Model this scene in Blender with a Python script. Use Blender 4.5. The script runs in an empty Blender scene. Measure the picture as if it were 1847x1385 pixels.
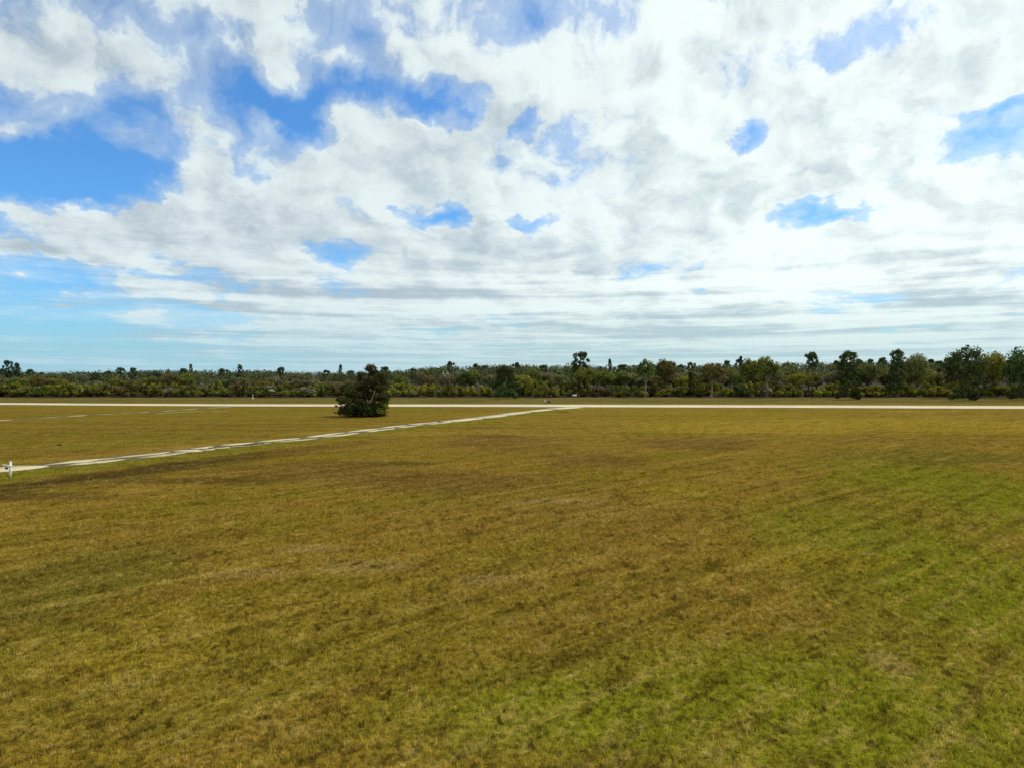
import bpy, math, random
import numpy as np
from mathutils import Vector

C = bpy.context.scene
COL = C.collection
R = math.radians

# ------------------------------------------------------------------ camera
CAM_H = 7.5
FOC = 1300.0            # focal length in pixels of the 1847 wide photograph
PITCH = math.atan(14.5 / FOC)
cam_d = bpy.data.cameras.new("camera")
cam = bpy.data.objects.new("camera", cam_d)
COL.objects.link(cam)
cam.location = (0, 0, CAM_H)
cam.rotation_euler = (R(90) - PITCH, 0, 0)
cam_d.sensor_width = 36.0
cam_d.lens = 36.0 * FOC / 1847.0
cam_d.clip_start = 0.1
cam_d.clip_end = 9000
C.camera = cam

# ------------------------------------------------------------------ node helpers
class G:
    """small helper that writes node trees as expressions"""
    def __init__(s, nt):
        s.nt = nt
    def n(s, t, **kw):
        nd = s.nt.nodes.new(t)
        for k, v in kw.items():
            setattr(nd, k, v)
        return nd
    def put(s, sock, v):
        if isinstance(v, bpy.types.NodeSocket):
            s.nt.links.new(v, sock)
        elif v is not None:
            sock.default_value = v
    def m(s, op, a, b=None, c=None, clamp=False):
        nd = s.n("ShaderNodeMath", operation=op, use_clamp=clamp)
        s.put(nd.inputs[0], a)
        if b is not None: s.put(nd.inputs[1], b)
        if c is not None: s.put(nd.inputs[2], c)
        return nd.outputs[0]
    def add(s, a, b): return s.m("ADD", a, b)
    def sub(s, a, b): return s.m("SUBTRACT", a, b)
    def mul(s, a, b): return s.m("MULTIPLY", a, b)
    def vm(s, op, a, b=None):
        nd = s.n("ShaderNodeVectorMath", operation=op)
        s.put(nd.inputs[0], a)
        if b is not None: s.put(nd.inputs[1], b)
        return nd.outputs[0]
    def xyz(s, x, y, z):
        nd = s.n("ShaderNodeCombineXYZ")
        s.put(nd.inputs[0], x); s.put(nd.inputs[1], y); s.put(nd.inputs[2], z)
        return nd.outputs[0]
    def sep(s, v):
        nd = s.n("ShaderNodeSeparateXYZ"); s.put(nd.inputs[0], v)
        return nd.outputs
    def ss(s, v, lo, hi, a=0.0, b=1.0):
        nd = s.n("ShaderNodeMapRange", interpolation_type="SMOOTHSTEP")
        s.put(nd.inputs[0], v); s.put(nd.inputs[1], lo); s.put(nd.inputs[2], hi)
        s.put(nd.inputs[3], a); s.put(nd.inputs[4], b)
        return nd.outputs[0]
    def noise(s, v, scale, detail=3.0, rough=0.55, dist=0.0, dim="3D"):
        nd = s.n("ShaderNodeTexNoise", noise_dimensions=dim)
        s.put(nd.inputs["Vector"], v)
        s.put(nd.inputs["Scale"], scale); s.put(nd.inputs["Detail"], detail)
        s.put(nd.inputs["Roughness"], rough); s.put(nd.inputs["Distortion"], dist)
        return nd.outputs["Fac"]
    def mix(s, f, a, b, blend="MIX"):
        nd = s.n("ShaderNodeMix", data_type="RGBA", blend_type=blend)
        s.put(nd.inputs[0], f)
        for i, v in ((6, a), (7, b)):
            if isinstance(v, (tuple, list)) and len(v) == 3: v = (*v, 1.0)
            s.put(nd.inputs[i], v)
        return nd.outputs[2]
    def blob(s, x, y, cx, cy, sx, sy):
        """gaussian bump"""
        a = s.mul(s.sub(x, cx), 1.0 / sx)
        b = s.mul(s.sub(y, cy), 1.0 / sy)
        r = s.add(s.mul(a, a), s.mul(b, b))
        return s.m("POWER", 0.3679, r)

# ------------------------------------------------------------------ sun and sky
SUN_EL, SUN_AZ = R(48), R(72)           # azimuth measured from +Y towards +X
SKY_STRENGTH = 0.1
w = bpy.data.worlds.new("World")
C.world = w
w.use_nodes = True
w.node_tree.nodes.clear()
g = G(w.node_tree)
sky = g.n("ShaderNodeTexSky", sky_type="NISHITA")
sky.sun_disc = False
sky.sun_elevation = SUN_EL
sky.sun_rotation = SUN_AZ
sky.altitude = 10
sky.air_density = 1.0
sky.dust_density = 0.6
sky.ozone_density = 2.0
tc = g.n("ShaderNodeTexCoord")
dx, dy, dz = g.sep(tc.outputs["Generated"])[:3]
zz = g.m("MAXIMUM", dz, 0.0)
blue = g.mix(1.0, sky.outputs[0], (0.62, 1.22, 1.74, 1), "MULTIPLY")

def skydir(px, py):
    v = Vector((px - 923.5, FOC, 692.5 - py)).normalized()
    c_, s_ = math.cos(PITCH), math.sin(PITCH)
    return v.x, v.y * c_ + v.z * s_, v.z * c_ - v.y * s_
# cloud deck: puffs overhead that draw out into flat streaks towards the horizon
azm = g.m("ARCTAN2", dx, dy)
u = g.mul(azm, g.add(3.5, g.m("DIVIDE", 0.05, g.add(zz, 0.06))))
v = g.sub(g.mul(g.m("SQRT", g.add(zz, 0.09)), 4.2), g.m("DIVIDE", 0.14, g.add(zz, 0.035)))
flat = g.xyz(u, v, 3.7)
warpn = g.n("ShaderNodeTexNoise"); g.put(warpn.inputs["Vector"], flat)
warpn.inputs["Scale"].default_value = 2.6; warpn.inputs["Detail"].default_value = 5; warpn.inputs["Roughness"].default_value = 0.6
wv = g.vm("SUBTRACT", warpn.outputs["Color"], (0.5, 0.5, 0.5))
nw = g.n("ShaderNodeVectorMath", operation="SCALE"); g.put(nw.inputs[0], wv); nw.inputs[3].default_value = 0.35
fw = g.vm("ADD", flat, nw.outputs[0])
n1 = g.noise(fw, 2.3, 10, 0.57)
n2 = g.noise(g.vm("ADD", fw, (0.070, 0.080, 0.0)), 2.3, 10, 0.57)   # same field a step towards the sun
# streaky layer nearer the horizon
streakv = g.xyz(g.mul(u, 0.27), g.mul(v, 2.1), 9.1)
nst = g.noise(streakv, 1.8, 6, 0.58, 0.35)
low = g.ss(dz, 0.09, 0.21, 1.0, 0.0)
# where the deck opens: broad breaks (bearing x, height z, sizes)
sx_ = g.sep(nw.outputs[0])
bx = g.add(dx, g.mul(sx_[0], 0.42))
bz = g.add(dz, g.mul(sx_[1], 0.30))
gaps = [  # px, py, radius x, radius y, strength
    (0, 350, 120, 70, .55), (120, 290, 120, 66, .55), (200, 300, 60, 40, .3), (0, 190, 60, 30, .30), (255, 230, 60, 50, .34), (170, 200, 60, 50, .2),
    (470, 185, 110, 30, .45), (535, 228, 40, 34, .34), (680, 172, 150, 22, .40), (800, 200, 44, 24, .30),
    (415, 270, 22, 44, .20), (470, 318, 30, 22, .20), (930, 222, 26, 26, .30), (935, 178, 60, 10, .2),
    (690, 382, 90, 20, .30), (810, 382, 66, 24, .40), (930, 400, 76, 22, .40), (610, 452, 54, 22, .34), (730, 420, 60, 16, .16),
    (1332, 242, 30, 26, .36), (1450, 385, 46, 14, .24), (1530, 392, 62, 20, .34),
    (1815, 255, 56, 44, .26), (1770, 238, 40, 16, .14), (1690, 195, 60, 12, .16), (1835, 182, 30, 12, .26),
    (40, 440, 60, 40, .24), (60, 520, 130, 44, .30), (330, 497, 100, 20, .24), (60, 610, 330, 60, .34), (350, 560, 100, 14, .12),
    (45, 255, 70, 26, -.42), (120, 225, 90, 30, -.25), (115, 395, 55, 24, -.42), (30, 385, 26, 30, -.3), (25, 445, 40, 22, -.35), (130, 465, 120, 20, -.22), (110, 535, 40, 9, -.3),
    (400, 550, 90, 16, -.2), (230, 262, 26, 30, -.2), (855, 385, 24, 30, -.28), (715, 392, 40, 14, -.2), (930, 385, 30, 14, -.15),
    (90, 640, 200, 20, -.08), (420, 350, 130, 60, -.15), (250, 400, 120, 50, -.15), (300, 220, 60, 40, -.12),
    (1000, 30, 200, 50, .25), (250, 40, 160, 50, .3), (620, 60, 120, 40, .2), (1600, 60, 160, 30, .2)]
mask = None
for (px, py, rx, ry, st) in gaps:
    d = skydir(px, py)
    b_ = g.mul(g.blob(bx, bz, d[0], d[2], rx / 1400.0, ry / 1350.0), st)
    mask = b_ if mask is None else g.add(mask, b_)
dens = g.add(g.add(g.mul(g.sub(n1, 0.5), 1.15), g.mul(g.mul(g.sub(nst, 0.5), low), 0.40)), 0.68)
dens = g.sub(dens, g.mul(mask, 1.12))
alpha = g.m("MAXIMUM", g.ss(dens, 0.37, 0.60), g.ss(dens, 0.10, 0.56, 0.0, 0.55))
# light and shade in the deck: thick parts turn grey underneath, edges towards the sun are white
relief = g.mul(g.sub(n1, n2), 2.0)
thick = g.ss(dens, 0.55, 0.95)
nbig = g.noise(g.vm("ADD", flat, (4.3, 1.1, 2.0)), 1.3, 5, 0.6)
sunny = g.ss(dx, -0.45, 0.50)
br = g.add(0.80, relief)
br = g.sub(br, g.mul(thick, 0.14))
br = g.add(br, g.mul(g.sub(nbig, 0.5), 0.9))
br = g.add(br, g.mul(g.mul(g.sub(nst, 0.5), low), 3.6))
br = g.add(br, g.mul(sunny, 0.16))
brc = g.ss(br, 0.30, 1.10)
c_grey = g.mix(sunny, (0.45, 0.54, 0.60), (0.49, 0.61, 0.67))
c_white = g.mix(sunny, (0.78, 0.88, 0.89), (0.97, 1.06, 1.02))
ccol = g.mix(brc, c_grey, c_white)
scl = g.n("ShaderNodeVectorMath", operation="SCALE"); g.put(scl.inputs[0], ccol); scl.inputs[3].default_value = 1.0 / SKY_STRENGTH
mixed = g.mix(g.mul(alpha, 0.97), blue, scl.outputs[0])
# pale air near the horizon
hz = g.m("POWER", g.m("SUBTRACT", 1.0, g.ss(dz, -0.01, 0.135)), 1.25)
hcol = g.mix(g.ss(dx, -0.6, 0.1), (3.5, 6.2, 7.6), (4.6, 6.7, 7.1))
final = g.mix(g.mul(hz, 0.82), mixed, hcol)
bg = g.n("ShaderNodeBackground"); g.put(bg.inputs[0], final); bg.inputs[1].default_value = SKY_STRENGTH
wo = g.n("ShaderNodeOutputWorld"); w.node_tree.links.new(bg.outputs[0], wo.inputs[0])
w.cycles.sampling_method = "MANUAL"
w.cycles.sample_map_resolution = 256

sun_d = bpy.data.lights.new("sun", "SUN")
sun_d.energy = 3.0
sun_d.angle = R(7)                       # the sun stands behind thin cloud
sun_d.color = (1.0, 0.94, 0.82)
sun = bpy.data.objects.new("sun", sun_d); COL.objects.link(sun)
sdir = Vector((math.sin(SUN_AZ) * math.cos(SUN_EL), math.cos(SUN_AZ) * math.cos(SUN_EL), math.sin(SUN_EL)))
sun.rotation_euler = sdir.to_track_quat("Z", "Y").to_euler()
sun.location = (60, 20, 80)

C.view_settings.view_transform = "Standard"
C.view_settings.look = "None"
C.view_settings.exposure = 0.0
C.view_settings.gamma = 1.0
C.view_settings.use_curve_mapping = False
C.render.engine = "CYCLES"
C.cycles.use_denoising = True
C.cycles.max_bounces = 5
C.cycles.diffuse_bounces = 3
C.cycles.transmission_bounces = 3
C.cycles.transparent_max_bounces = 4

# ------------------------------------------------------------------ world positions from bearings
def at(px, py, z=0.0):
    """point at height z seen along the bearing of a photograph pixel"""
    d = skydir(px, py)
    t = (z - CAM_H) / d[2]
    return Vector((d[0] * t, d[1] * t, z))
def at_y(px, y):
    d = skydir(px, 678)
    return d[0] / d[1] * y
def z_at(py, y):
    d = skydir(923, py)
    return CAM_H + d[2] / d[1] * y

# ------------------------------------------------------------------ object helpers
def tag(o, label=None, cat=None, group=None, kind=None):
    if label: o["label"] = label
    if cat: o["category"] = cat
    if group: o["group"] = group
    if kind: o["kind"] = kind
    return o
def empty(name, loc, rz=0.0):
    o = bpy.data.objects.new(name, None); COL.objects.link(o)
    o.location = loc; o.rotation_euler = (0, 0, rz); o.empty_display_size = 0.2
    return o
def mesh_np(name, V, F, mats=(), mi=None, smooth=False):
    """F: (n,3) or (n,4) arrays, or a list of them"""
    me = bpy.data.meshes.new(name)
    if not isinstance(F, (list, tuple)): F = [F]
    F = [np.asarray(f) for f in F if len(f)]
    V = np.asarray(V, dtype=np.float32)
    loops = np.concatenate([f.ravel() for f in F]).astype(np.int32)
    tot = np.concatenate([np.full(len(f), f.shape[1]) for f in F]).astype(np.int32)
    start = np.concatenate([[0], np.cumsum(tot)[:-1]]).astype(np.int32)
    me.vertices.add(len(V)); me.vertices.foreach_set("co", V.ravel())
    me.loops.add(len(loops)); me.loops.foreach_set("vertex_index", loops)
    me.polygons.add(len(tot)); me.polygons.foreach_set("loop_start", start)
    me.polygons.foreach_set("loop_total", tot)
    for m_ in mats: me.materials.append(m_)
    if mi is not None: me.polygons.foreach_set("material_index", np.asarray(mi, dtype=np.int32))
    if smooth: me.polygons.foreach_set("use_smooth", np.ones(len(tot), dtype=bool))
    me.update(calc_edges=True); me.validate()
    return me
def obj(name, me, parent=None, loc=None):
    o = bpy.data.objects.new(name, me); COL.objects.link(o)
    if parent: o.parent = parent
    if loc is not None: o.location = loc
    return o
class MB:
    """collects solid pieces for one mesh"""
    def __init__(s): s.V = []; s.Q = []; s.T = []; s.n = 0
    def put(s, V, Q=(), T=()):
        V = np.asarray(V, float)
        for q in Q: s.Q.append([i + s.n for i in q])
        for t in T: s.T.append([i + s.n for i in t])
        s.V.append(V); s.n += len(V)
    def box(s, c, size, rz=0.0, ry=0.0, bev=0.0):
        a, b, h = [q / 2 for q in size]
        e = bev
        rings = [(-h, a - e, b - e), (-h + e, a, b), (h - e, a, b), (h, a - e, b - e)] if e else [(-h, a, b), (h, a, b)]
        V = []
        for z, x_, y_ in rings: V += [(-x_, -y_, z), (x_, -y_, z), (x_, y_, z), (-x_, y_, z)]
        V = np.array(V)
        cy, sy = math.cos(ry), math.sin(ry); cz, sz = math.cos(rz), math.sin(rz)
        V = V @ np.array([[cy, 0, sy], [0, 1, 0], [-sy, 0, cy]]).T
        V = V @ np.array([[cz, -sz, 0], [sz, cz, 0], [0, 0, 1]]).T + np.array(c)
        Q = [(3, 2, 1, 0)]; n = len(rings)
        for i in range(n - 1):
            for j in range(4):
                k2 = (j + 1) % 4
                Q.append((i * 4 + j, i * 4 + k2, i * 4 + 4 + k2, i * 4 + 4 + j))
        o = (n - 1) * 4
        Q.append((o, o + 1, o + 2, o + 3))
        s.put(V, Q)
    def tube(s, pts, rad, n=6):
        pts = [np.array(p, float) for p in pts]
        V = []
        for i, p in enumerate(pts):
            d = pts[min(i + 1, len(pts) - 1)] - pts[max(i - 1, 0)]
            d /= (np.linalg.norm(d) + 1e-9)
            a = np.cross(d, (0.31, 0.95, 0.1)); a /= (np.linalg.norm(a) + 1e-9); b = np.cross(d, a)
            for j in range(n):
                t = 2 * math.pi * j / n
                V.append(p + rad[i] * (math.cos(t) * a + math.sin(t) * b))
        Q = []
        for i in range(len(pts) - 1):
            for j in range(n):
                k2 = (j + 1) % n
                Q.append((i * n + j, i * n + k2, (i + 1) * n + k2, (i + 1) * n + j))
        T = []
        V.append(pts[-1]); e = len(V) - 1; o = (len(pts) - 1) * n
        for j in range(n): T.append((o + j, o + (j + 1) % n, e))
        s.put(V, Q, T)
    def mesh(s, name, mats=(), smooth=False):
        F = []
        if s.Q: F.append(np.array(s.Q))
        if s.T: F.append(np.array(s.T))
        return mesh_np(name, np.concatenate(s.V), F, mats, smooth=smooth)

# ------------------------------------------------------------------ materials
def new_mat(name):
    m = bpy.data.materials.new(name); m.use_nodes = True; m.node_tree.nodes.clear()
    return m, G(m.node_tree)
def out(gg, shader):
    o = gg.n("ShaderNodeOutputMaterial"); gg.nt.links.new(shader, o.inputs[0])
def principled(gg, col, rough=0.9, spec=0.2, bump=None, bstr=0.3, bdist=0.05):
    p = gg.n("ShaderNodeBsdfPrincipled")
    gg.put(p.inputs["Base Color"], col if isinstance(col, bpy.types.NodeSocket) else (*col, 1))
    gg.put(p.inputs["Roughness"], rough); gg.put(p.inputs["Specular IOR Level"], spec)
    if bump is not None:
        b = gg.n("ShaderNodeBump"); gg.put(b.inputs["Height"], bump)
        b.inputs["Strength"].default_value = bstr; b.inputs["Distance"].default_value = bdist
        gg.nt.links.new(b.outputs[0], p.inputs["Normal"])
    return p

TRK0, TRK1 = at(0, 847), at(1000, 736)
TD = (TRK1 - TRK0).normalized()
TN = Vector((TD.y, -TD.x, 0))            # towards the near (right hand) side of the track
MOW = Vector((0.72, 0.69, 0)).normalized()

def field_colour(gg, pos):
    """the turf of the field: patches of straw, olive and green, mowing streaks, clippings, painted shade between tufts; world position only"""
    x, y, z = gg.sep(pos)[:3]
    P2 = gg.xyz(x, y, 0.0)
    al = gg.add(gg.mul(x, MOW.x), gg.mul(y, MOW.y))
    ac = gg.sub(gg.mul(x, MOW.y), gg.mul(y, MOW.x))
    big = gg.noise(P2, 0.035, 3, 0.55)
    mid = gg.noise(gg.xyz(gg.mul(al, 0.35), ac, 4.0), 0.16, 4, 0.6, 0.3)
    streak = gg.noise(gg.xyz(gg.mul(al, 0.06), ac, 8.0), 0.75, 4, 0.65, 0.2)
    sm = gg.noise(gg.xyz(gg.mul(al, 0.55), ac, 2.0), 1.3, 6, 0.78)
    fine = gg.noise(P2, 5.0, 5, 0.85)
    thin = gg.noise(gg.xyz(gg.mul(al, 0.035), gg.add(ac, gg.mul(mid, 0.8)), 12.0), 1.5, 3, 0.6)
    rows = gg.noise(gg.xyz(gg.mul(x, 0.035), gg.add(y, gg.mul(x, 0.05)), 5.0), 0.42, 5, 0.7, 0.3)
    rowm = gg.ss(y, 60.0, 100.0)
    warp = gg.mul(gg.sub(big, 0.5), 16.0)
    # base: straw brown to olive
    col = gg.mix(gg.ss(mid, 0.38, 0.64), (0.150, 0.106, 0.0190), (0.122, 0.100, 0.0120))
    col = gg.mix(gg.mul(gg.ss(big, 0.44, 0.60), 0.35), col, (0.142, 0.095, 0.022))
    def patch(col, c, blobs, edge=(0.35, 0.62), amt=1.0):
        tot = None
        for (px, py, rx, ry) in blobs:
            c0 = at(px, py); sx = (at(px + rx, py) - at(px - rx, py)).length / 2
            hi = at(px, max(py - ry, 690)); lo = at(px, py + ry)
            sy = (hi.y - lo.y) / 2; cy = (hi.y + lo.y) / 2
            b = gg.blob(gg.add(x, gg.mul(warp, 0.08 * min(1, sx / 8))), gg.add(y, gg.mul(gg.sub(mid, 0.5), sy * 1.1)), c0.x * cy / c0.y, cy, sx, sy)
            tot = b if tot is None else gg.m("MAXIMUM", tot, b)
        f = gg.ss(gg.add(tot, gg.mul(gg.sub(mid, 0.5), 0.5)), *edge)
        return gg.mix(gg.mul(f, amt), col, c)
    green = (0.106, 0.121, 0.0080)
    col = patch(col, green, [(1640, 1090, 330, 190), (1760, 930, 300, 110), (1100, 1290, 420, 90), (1500, 1300, 500, 160)], (0.05, 1.0), 0.85)
    col = patch(col, (0.150, 0.122, 0.012), [(1230, 885, 120, 16), (1480, 1010, 180, 30), (250, 1190, 160, 20), (1300, 750, 260, 9)], (0.35, 0.85), 0.7)
    col = patch(col, (0.185, 0.138, 0.016), [(1650, 768, 330, 16), (1350, 772, 250, 14)], (0.25, 0.75), 0.75)
    col = patch(col, (0.175, 0.135, 0.050), [(660, 1022, 130, 16), (440, 1035, 120, 14), (560, 990, 90, 10), (1000, 905, 130, 9), (1600, 1195, 50, 30), (880, 1045, 80, 14)], (0.35, 0.85), 0.6)
    col = patch(col, (0.082, 0.078, 0.012), [(1700, 826, 210, 17), (100, 1090, 240, 120), (60, 790, 140, 30)], (0.25, 0.8), 0.72)
    col = patch(col, (0.100, 0.062, 0.018), [(900, 800, 150, 18), (560, 850, 220, 20), (760, 868, 240, 20), (1060, 830, 120, 14), (1250, 800, 160, 14)], (0.25, 0.8), 0.72)
    col = patch(col, (0.060, 0.040, 0.010), [(700, 836, 120, 5), (890, 787, 70, 5), (330, 868, 200, 9), (80, 898, 160, 12), (1013, 743, 22, 2.0)], (0.35, 0.8), 0.75)
    # bands beside the track
    s_ = gg.add(gg.mul(gg.sub(x, TRK0.x), TN.x), gg.mul(gg.sub(y, TRK0.y), TN.y))
    s_ = gg.add(s_, gg.mul(gg.sub(mid, 0.5), 4.5))
    vb = gg.mul(gg.ss(s_, 0.5, 3.0), gg.ss(s_, 5.5, 9.0, 1.0, 0.0))
    col = gg.mix(gg.mul(vb, 0.85), col, (0.100, 0.106, 0.0090))
    vb2 = gg.mul(gg.mul(gg.ss(s_, 7.5, 10.0), gg.ss(s_, 12.0, 16.0, 1.0, 0.0)), gg.ss(y, 95.0, 60.0, 0.0, 1.0))
    col = gg.mix(gg.mul(vb2, 0.95), col, (0.045, 0.029, 0.009))
    fs = gg.mul(gg.ss(s_, -4.0, -8.0, 0.0, 1.0), 1.0)
    left = gg.mix(gg.ss(mid, 0.4, 0.62), (0.118, 0.082, 0.0150), (0.105, 0.096, 0.0120))
    col = gg.mix(gg.mul(fs, 0.8), col, left)
    # the grey green verge beyond the road, sandy edge under the trees
    ver = gg.ss(gg.add(y, gg.mul(x, 0.03)), 196.0, 204.0)
    vcol = gg.mix(gg.ss(mid, 0.4, 0.6), (0.066, 0.064, 0.020), (0.088, 0.082, 0.030))
    col = gg.mix(ver, col, vcol)
    edge = gg.ss(gg.add(y, gg.mul(gg.sub(big, 0.5), 12.0)), 247.0, 252.0)
    col = gg.mix(gg.mul(edge, 0.6), col, (0.135, 0.112, 0.070))
    # streaks left by the mower and dead clippings
    col = gg.mix(gg.mul(gg.ss(streak, 0.57, 0.66), 0.28), col, (0.050, 0.036, 0.008))
    col = gg.mix(gg.mul(gg.ss(streak, 0.34, 0.43, 1.0, 0.0), 0.40), col, (0.200, 0.165, 0.045))
    col = gg.mix(gg.mul(gg.ss(thin, 0.55, 0.64), 0.42), col, (0.060, 0.044, 0.008))
    col = gg.mix(gg.mul(gg.ss(thin, 0.37, 0.44, 1.0, 0.0), 0.42), col, (0.190, 0.155, 0.030))
    clump = gg.ss(sm, 0.535, 0.60)
    col = gg.mix(gg.mul(clump, 0.62), col, (0.045, 0.030, 0.005))
    col = gg.mix(gg.mul(gg.ss(sm, 0.35, 0.46, 1.0, 0.0), 0.55), col, (0.205, 0.165, 0.050))
    col = gg.mix(gg.mul(gg.mul(gg.ss(rows, 0.53, 0.62), rowm), 0.55), col, (0.066, 0.046, 0.009))
    col = gg.mix(gg.mul(gg.mul(gg.ss(rows, 0.36, 0.46, 1.0, 0.0), rowm), 0.45), col, (0.190, 0.150, 0.036))
    spk = gg.noise(gg.xyz(gg.mul(x, 1.0), gg.mul(y, 0.45), 1.5), 3.0, 3, 0.6)
    near = gg.ss(y, 45.0, 90.0, 1.0, 0.0)
    col = gg.mix(gg.mul(gg.mul(gg.ss(spk, 0.60, 0.68), near), 0.75), col, (0.030, 0.021, 0.004))  # dark specks put the shade between grass clumps into the colour
    col = gg.mix(gg.mul(gg.mul(gg.ss(spk, 0.33, 0.41, 1.0, 0.0), near), 0.40), col, (0.225, 0.185, 0.060))
    val = gg.mul(gg.ss(fine, 0.36, 0.62, 0.45, 1.55), 1.0)  # fine mottle, the clumps' shading painted as lighter and darker turf
    col = gg.vm("MULTIPLY", col, (1.48, 1.33, 1.20))
    sc_ = gg.n("ShaderNodeVectorMath", operation="SCALE"); gg.put(sc_.inputs[0], col); gg.put(sc_.inputs[3], val)
    h = gg.add(gg.mul(sm, 0.6), gg.mul(fine, 0.35))
    return sc_.outputs[0], h

M = {}
m, gg = new_mat("field_turf")
geo = gg.n("ShaderNodeNewGeometry")
fc, fh = field_colour(gg, geo.outputs["Position"])
sc_ = gg.n("ShaderNodeVectorMath", operation="SCALE"); gg.put(sc_.inputs[0], fc); sc_.inputs[3].default_value = 0.80
out(gg, principled(gg, sc_.outputs[0], 0.95, 0.0, fh, 0.6, 0.12).outputs[0]); M["turf"] = m

m, gg = new_mat("grass_blades")
geo = gg.n("ShaderNodeNewGeometry")
fc, fh = field_colour(gg, geo.outputs["Position"])
rnd = geo.outputs["Random Per Island"]
vary = gg.ss(rnd, 0.0, 1.0, 1.15, 2.5)
sc_ = gg.n("ShaderNodeVectorMath", operation="SCALE"); gg.put(sc_.inputs[0], fc); gg.put(sc_.inputs[3], vary)
col = gg.mix(gg.ss(rnd, 0.9, 0.94, 0.0, 0.55), sc_.outputs[0], (0.33, 0.27, 0.09))
df = gg.n("ShaderNodeBsdfDiffuse"); gg.put(df.inputs[0], col)
tr = gg.n("ShaderNodeBsdfTranslucent"); gg.put(tr.inputs[0], col)
mx = gg.n("ShaderNodeMixShader"); mx.inputs[0].default_value = 0.35
gg.nt.links.new(df.outputs[0], mx.inputs[1]); gg.nt.links.new(tr.outputs[0], mx.inputs[2])
out(gg, mx.outputs[0]); M["grass"] = m

def pavement(name, c1, c2, c3):
    m, gg = new_mat(name)
    geo = gg.n("ShaderNodeNewGeometry"); p = geo.outputs["Position"]
    a = gg.noise(p, 0.12, 4, 0.6); b = gg.noise(p, 1.3, 5, 0.65); c = gg.noise(p, 14.0, 3, 0.6)
    col = gg.mix(gg.ss(a, 0.35, 0.65), c1, c2)
    col = gg.mix(gg.mul(gg.ss(b, 0.55, 0.72), 0.6), col, c3)
    col = gg.mix(gg.mul(gg.ss(c, 0.45, 0.7), 0.25), col, c3)
    out(gg, principled(gg, col, 0.92, 0.15, c, 0.35, 0.02).outputs[0])
    return m
M["road"] = pavement("pale_concrete_road", (0.58, 0.51, 0.35), (0.48, 0.42, 0.29), (0.34, 0.29, 0.19))
M["slab"] = pavement("weathered_slab", (0.56, 0.485, 0.315), (0.42, 0.36, 0.23), (0.22, 0.18, 0.095))
M["soil"] = pavement("thin_soil_and_moss", (0.085, 0.062, 0.022), (0.115, 0.085, 0.034), (0.050, 0.040, 0.012))
M["litter"] = pavement("leaf_litter", (0.030, 0.020, 0.010), (0.042, 0.028, 0.014), (0.018, 0.013, 0.007))
M["oldslab"] = pavement("sand_strip", (0.38, 0.33, 0.19), (0.28, 0.24, 0.13), (0.15, 0.13, 0.05))

def simple(name, c, rough=0.6, spec=0.3, vary=0.25, scale=3.0):
    m, gg = new_mat(name)
    tcn = gg.n("ShaderNodeTexCoord")
    nn = gg.noise(tcn.outputs["Object"], scale, 5, 0.6)
    col = gg.mix(gg.ss(nn, 0.3, 0.75), c, tuple(q * (1 - vary) for q in c))
    out(gg, principled(gg, col, rough, spec, nn, 0.15, 0.01).outputs[0])
    return m
M["white"] = simple("white_paint", (0.80, 0.80, 0.74), 0.5, 0.4, 0.15)
M["sign"] = simple("dark_green_grey_metal", (0.045, 0.085, 0.085), 0.45, 0.5, 0.3)
M["cream"] = simple("weathered_cream_paint", (0.50, 0.46, 0.32), 0.7, 0.3, 0.3, 6)
M["post"] = simple("grey_wood", (0.16, 0.14, 0.11), 0.85, 0.2, 0.4, 8)
M["iron"] = simple("dark_iron", (0.05, 0.05, 0.045), 0.6, 0.4, 0.3, 8)

# foliage and bark take their tint from the object's own colour
def leaf_mat(name, transl=0.3, gloss=False):
    m, gg = new_mat(name)
    oi = gg.n("ShaderNodeObjectInfo"); geo = gg.n("ShaderNodeNewGeometry")
    tcn = gg.n("ShaderNodeTexCoord")
    nn = gg.noise(tcn.outputs["Object"], 0.55, 3, 0.6)
    isl = geo.outputs["Random Per Island"]
    f = gg.mul(gg.ss(nn, 0.3, 0.7, 0.60, 1.45), gg.ss(isl, 0.0, 1.0, 0.60, 1.50))
    sc_ = gg.n("ShaderNodeVectorMath", operation="SCALE"); gg.put(sc_.inputs[0], oi.outputs["Color"]); gg.put(sc_.inputs[3], f)
    col = gg.mix(gg.mul(gg.ss(isl, 0.86, 0.92), 0.45), sc_.outputs[0], (0.115, 0.088, 0.035))
    df = principled(gg, col, 0.55 if gloss else 0.8, 0.35 if gloss else 0.1)
    tr = gg.n("ShaderNodeBsdfTranslucent"); gg.put(tr.inputs[0], col)
    mx = gg.n("ShaderNodeMixShader"); mx.inputs[0].default_value = transl
    gg.nt.links.new(df.outputs[0], mx.inputs[1]); gg.nt.links.new(tr.outputs[0], mx.inputs[2])
    out(gg, mx.outputs[0])
    return m
M["leaf"] = leaf_mat("leaves", 0.28)
M["frond"] = leaf_mat("glossy_fronds", 0.2, True)
def bark(name, c1, c2):
    m, gg = new_mat(name)
    tcn = gg.n("ShaderNodeTexCoord")
    nn = gg.noise(gg.vm("MULTIPLY", tcn.outputs["Object"], (4, 4, 0.9)), 1.6, 5, 0.6)
    out(gg, principled(gg, gg.mix(gg.ss(nn, 0.3, 0.7), c1, c2), 0.9, 0.1, nn, 0.5, 0.05).outputs[0])
    return m
M["bark"] = bark("brown_bark", (0.060, 0.045, 0.030), (0.115, 0.088, 0.062))
M["palebark"] = bark("pale_grey_bark", (0.15, 0.13, 0.105), (0.27, 0.24, 0.20))

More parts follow.
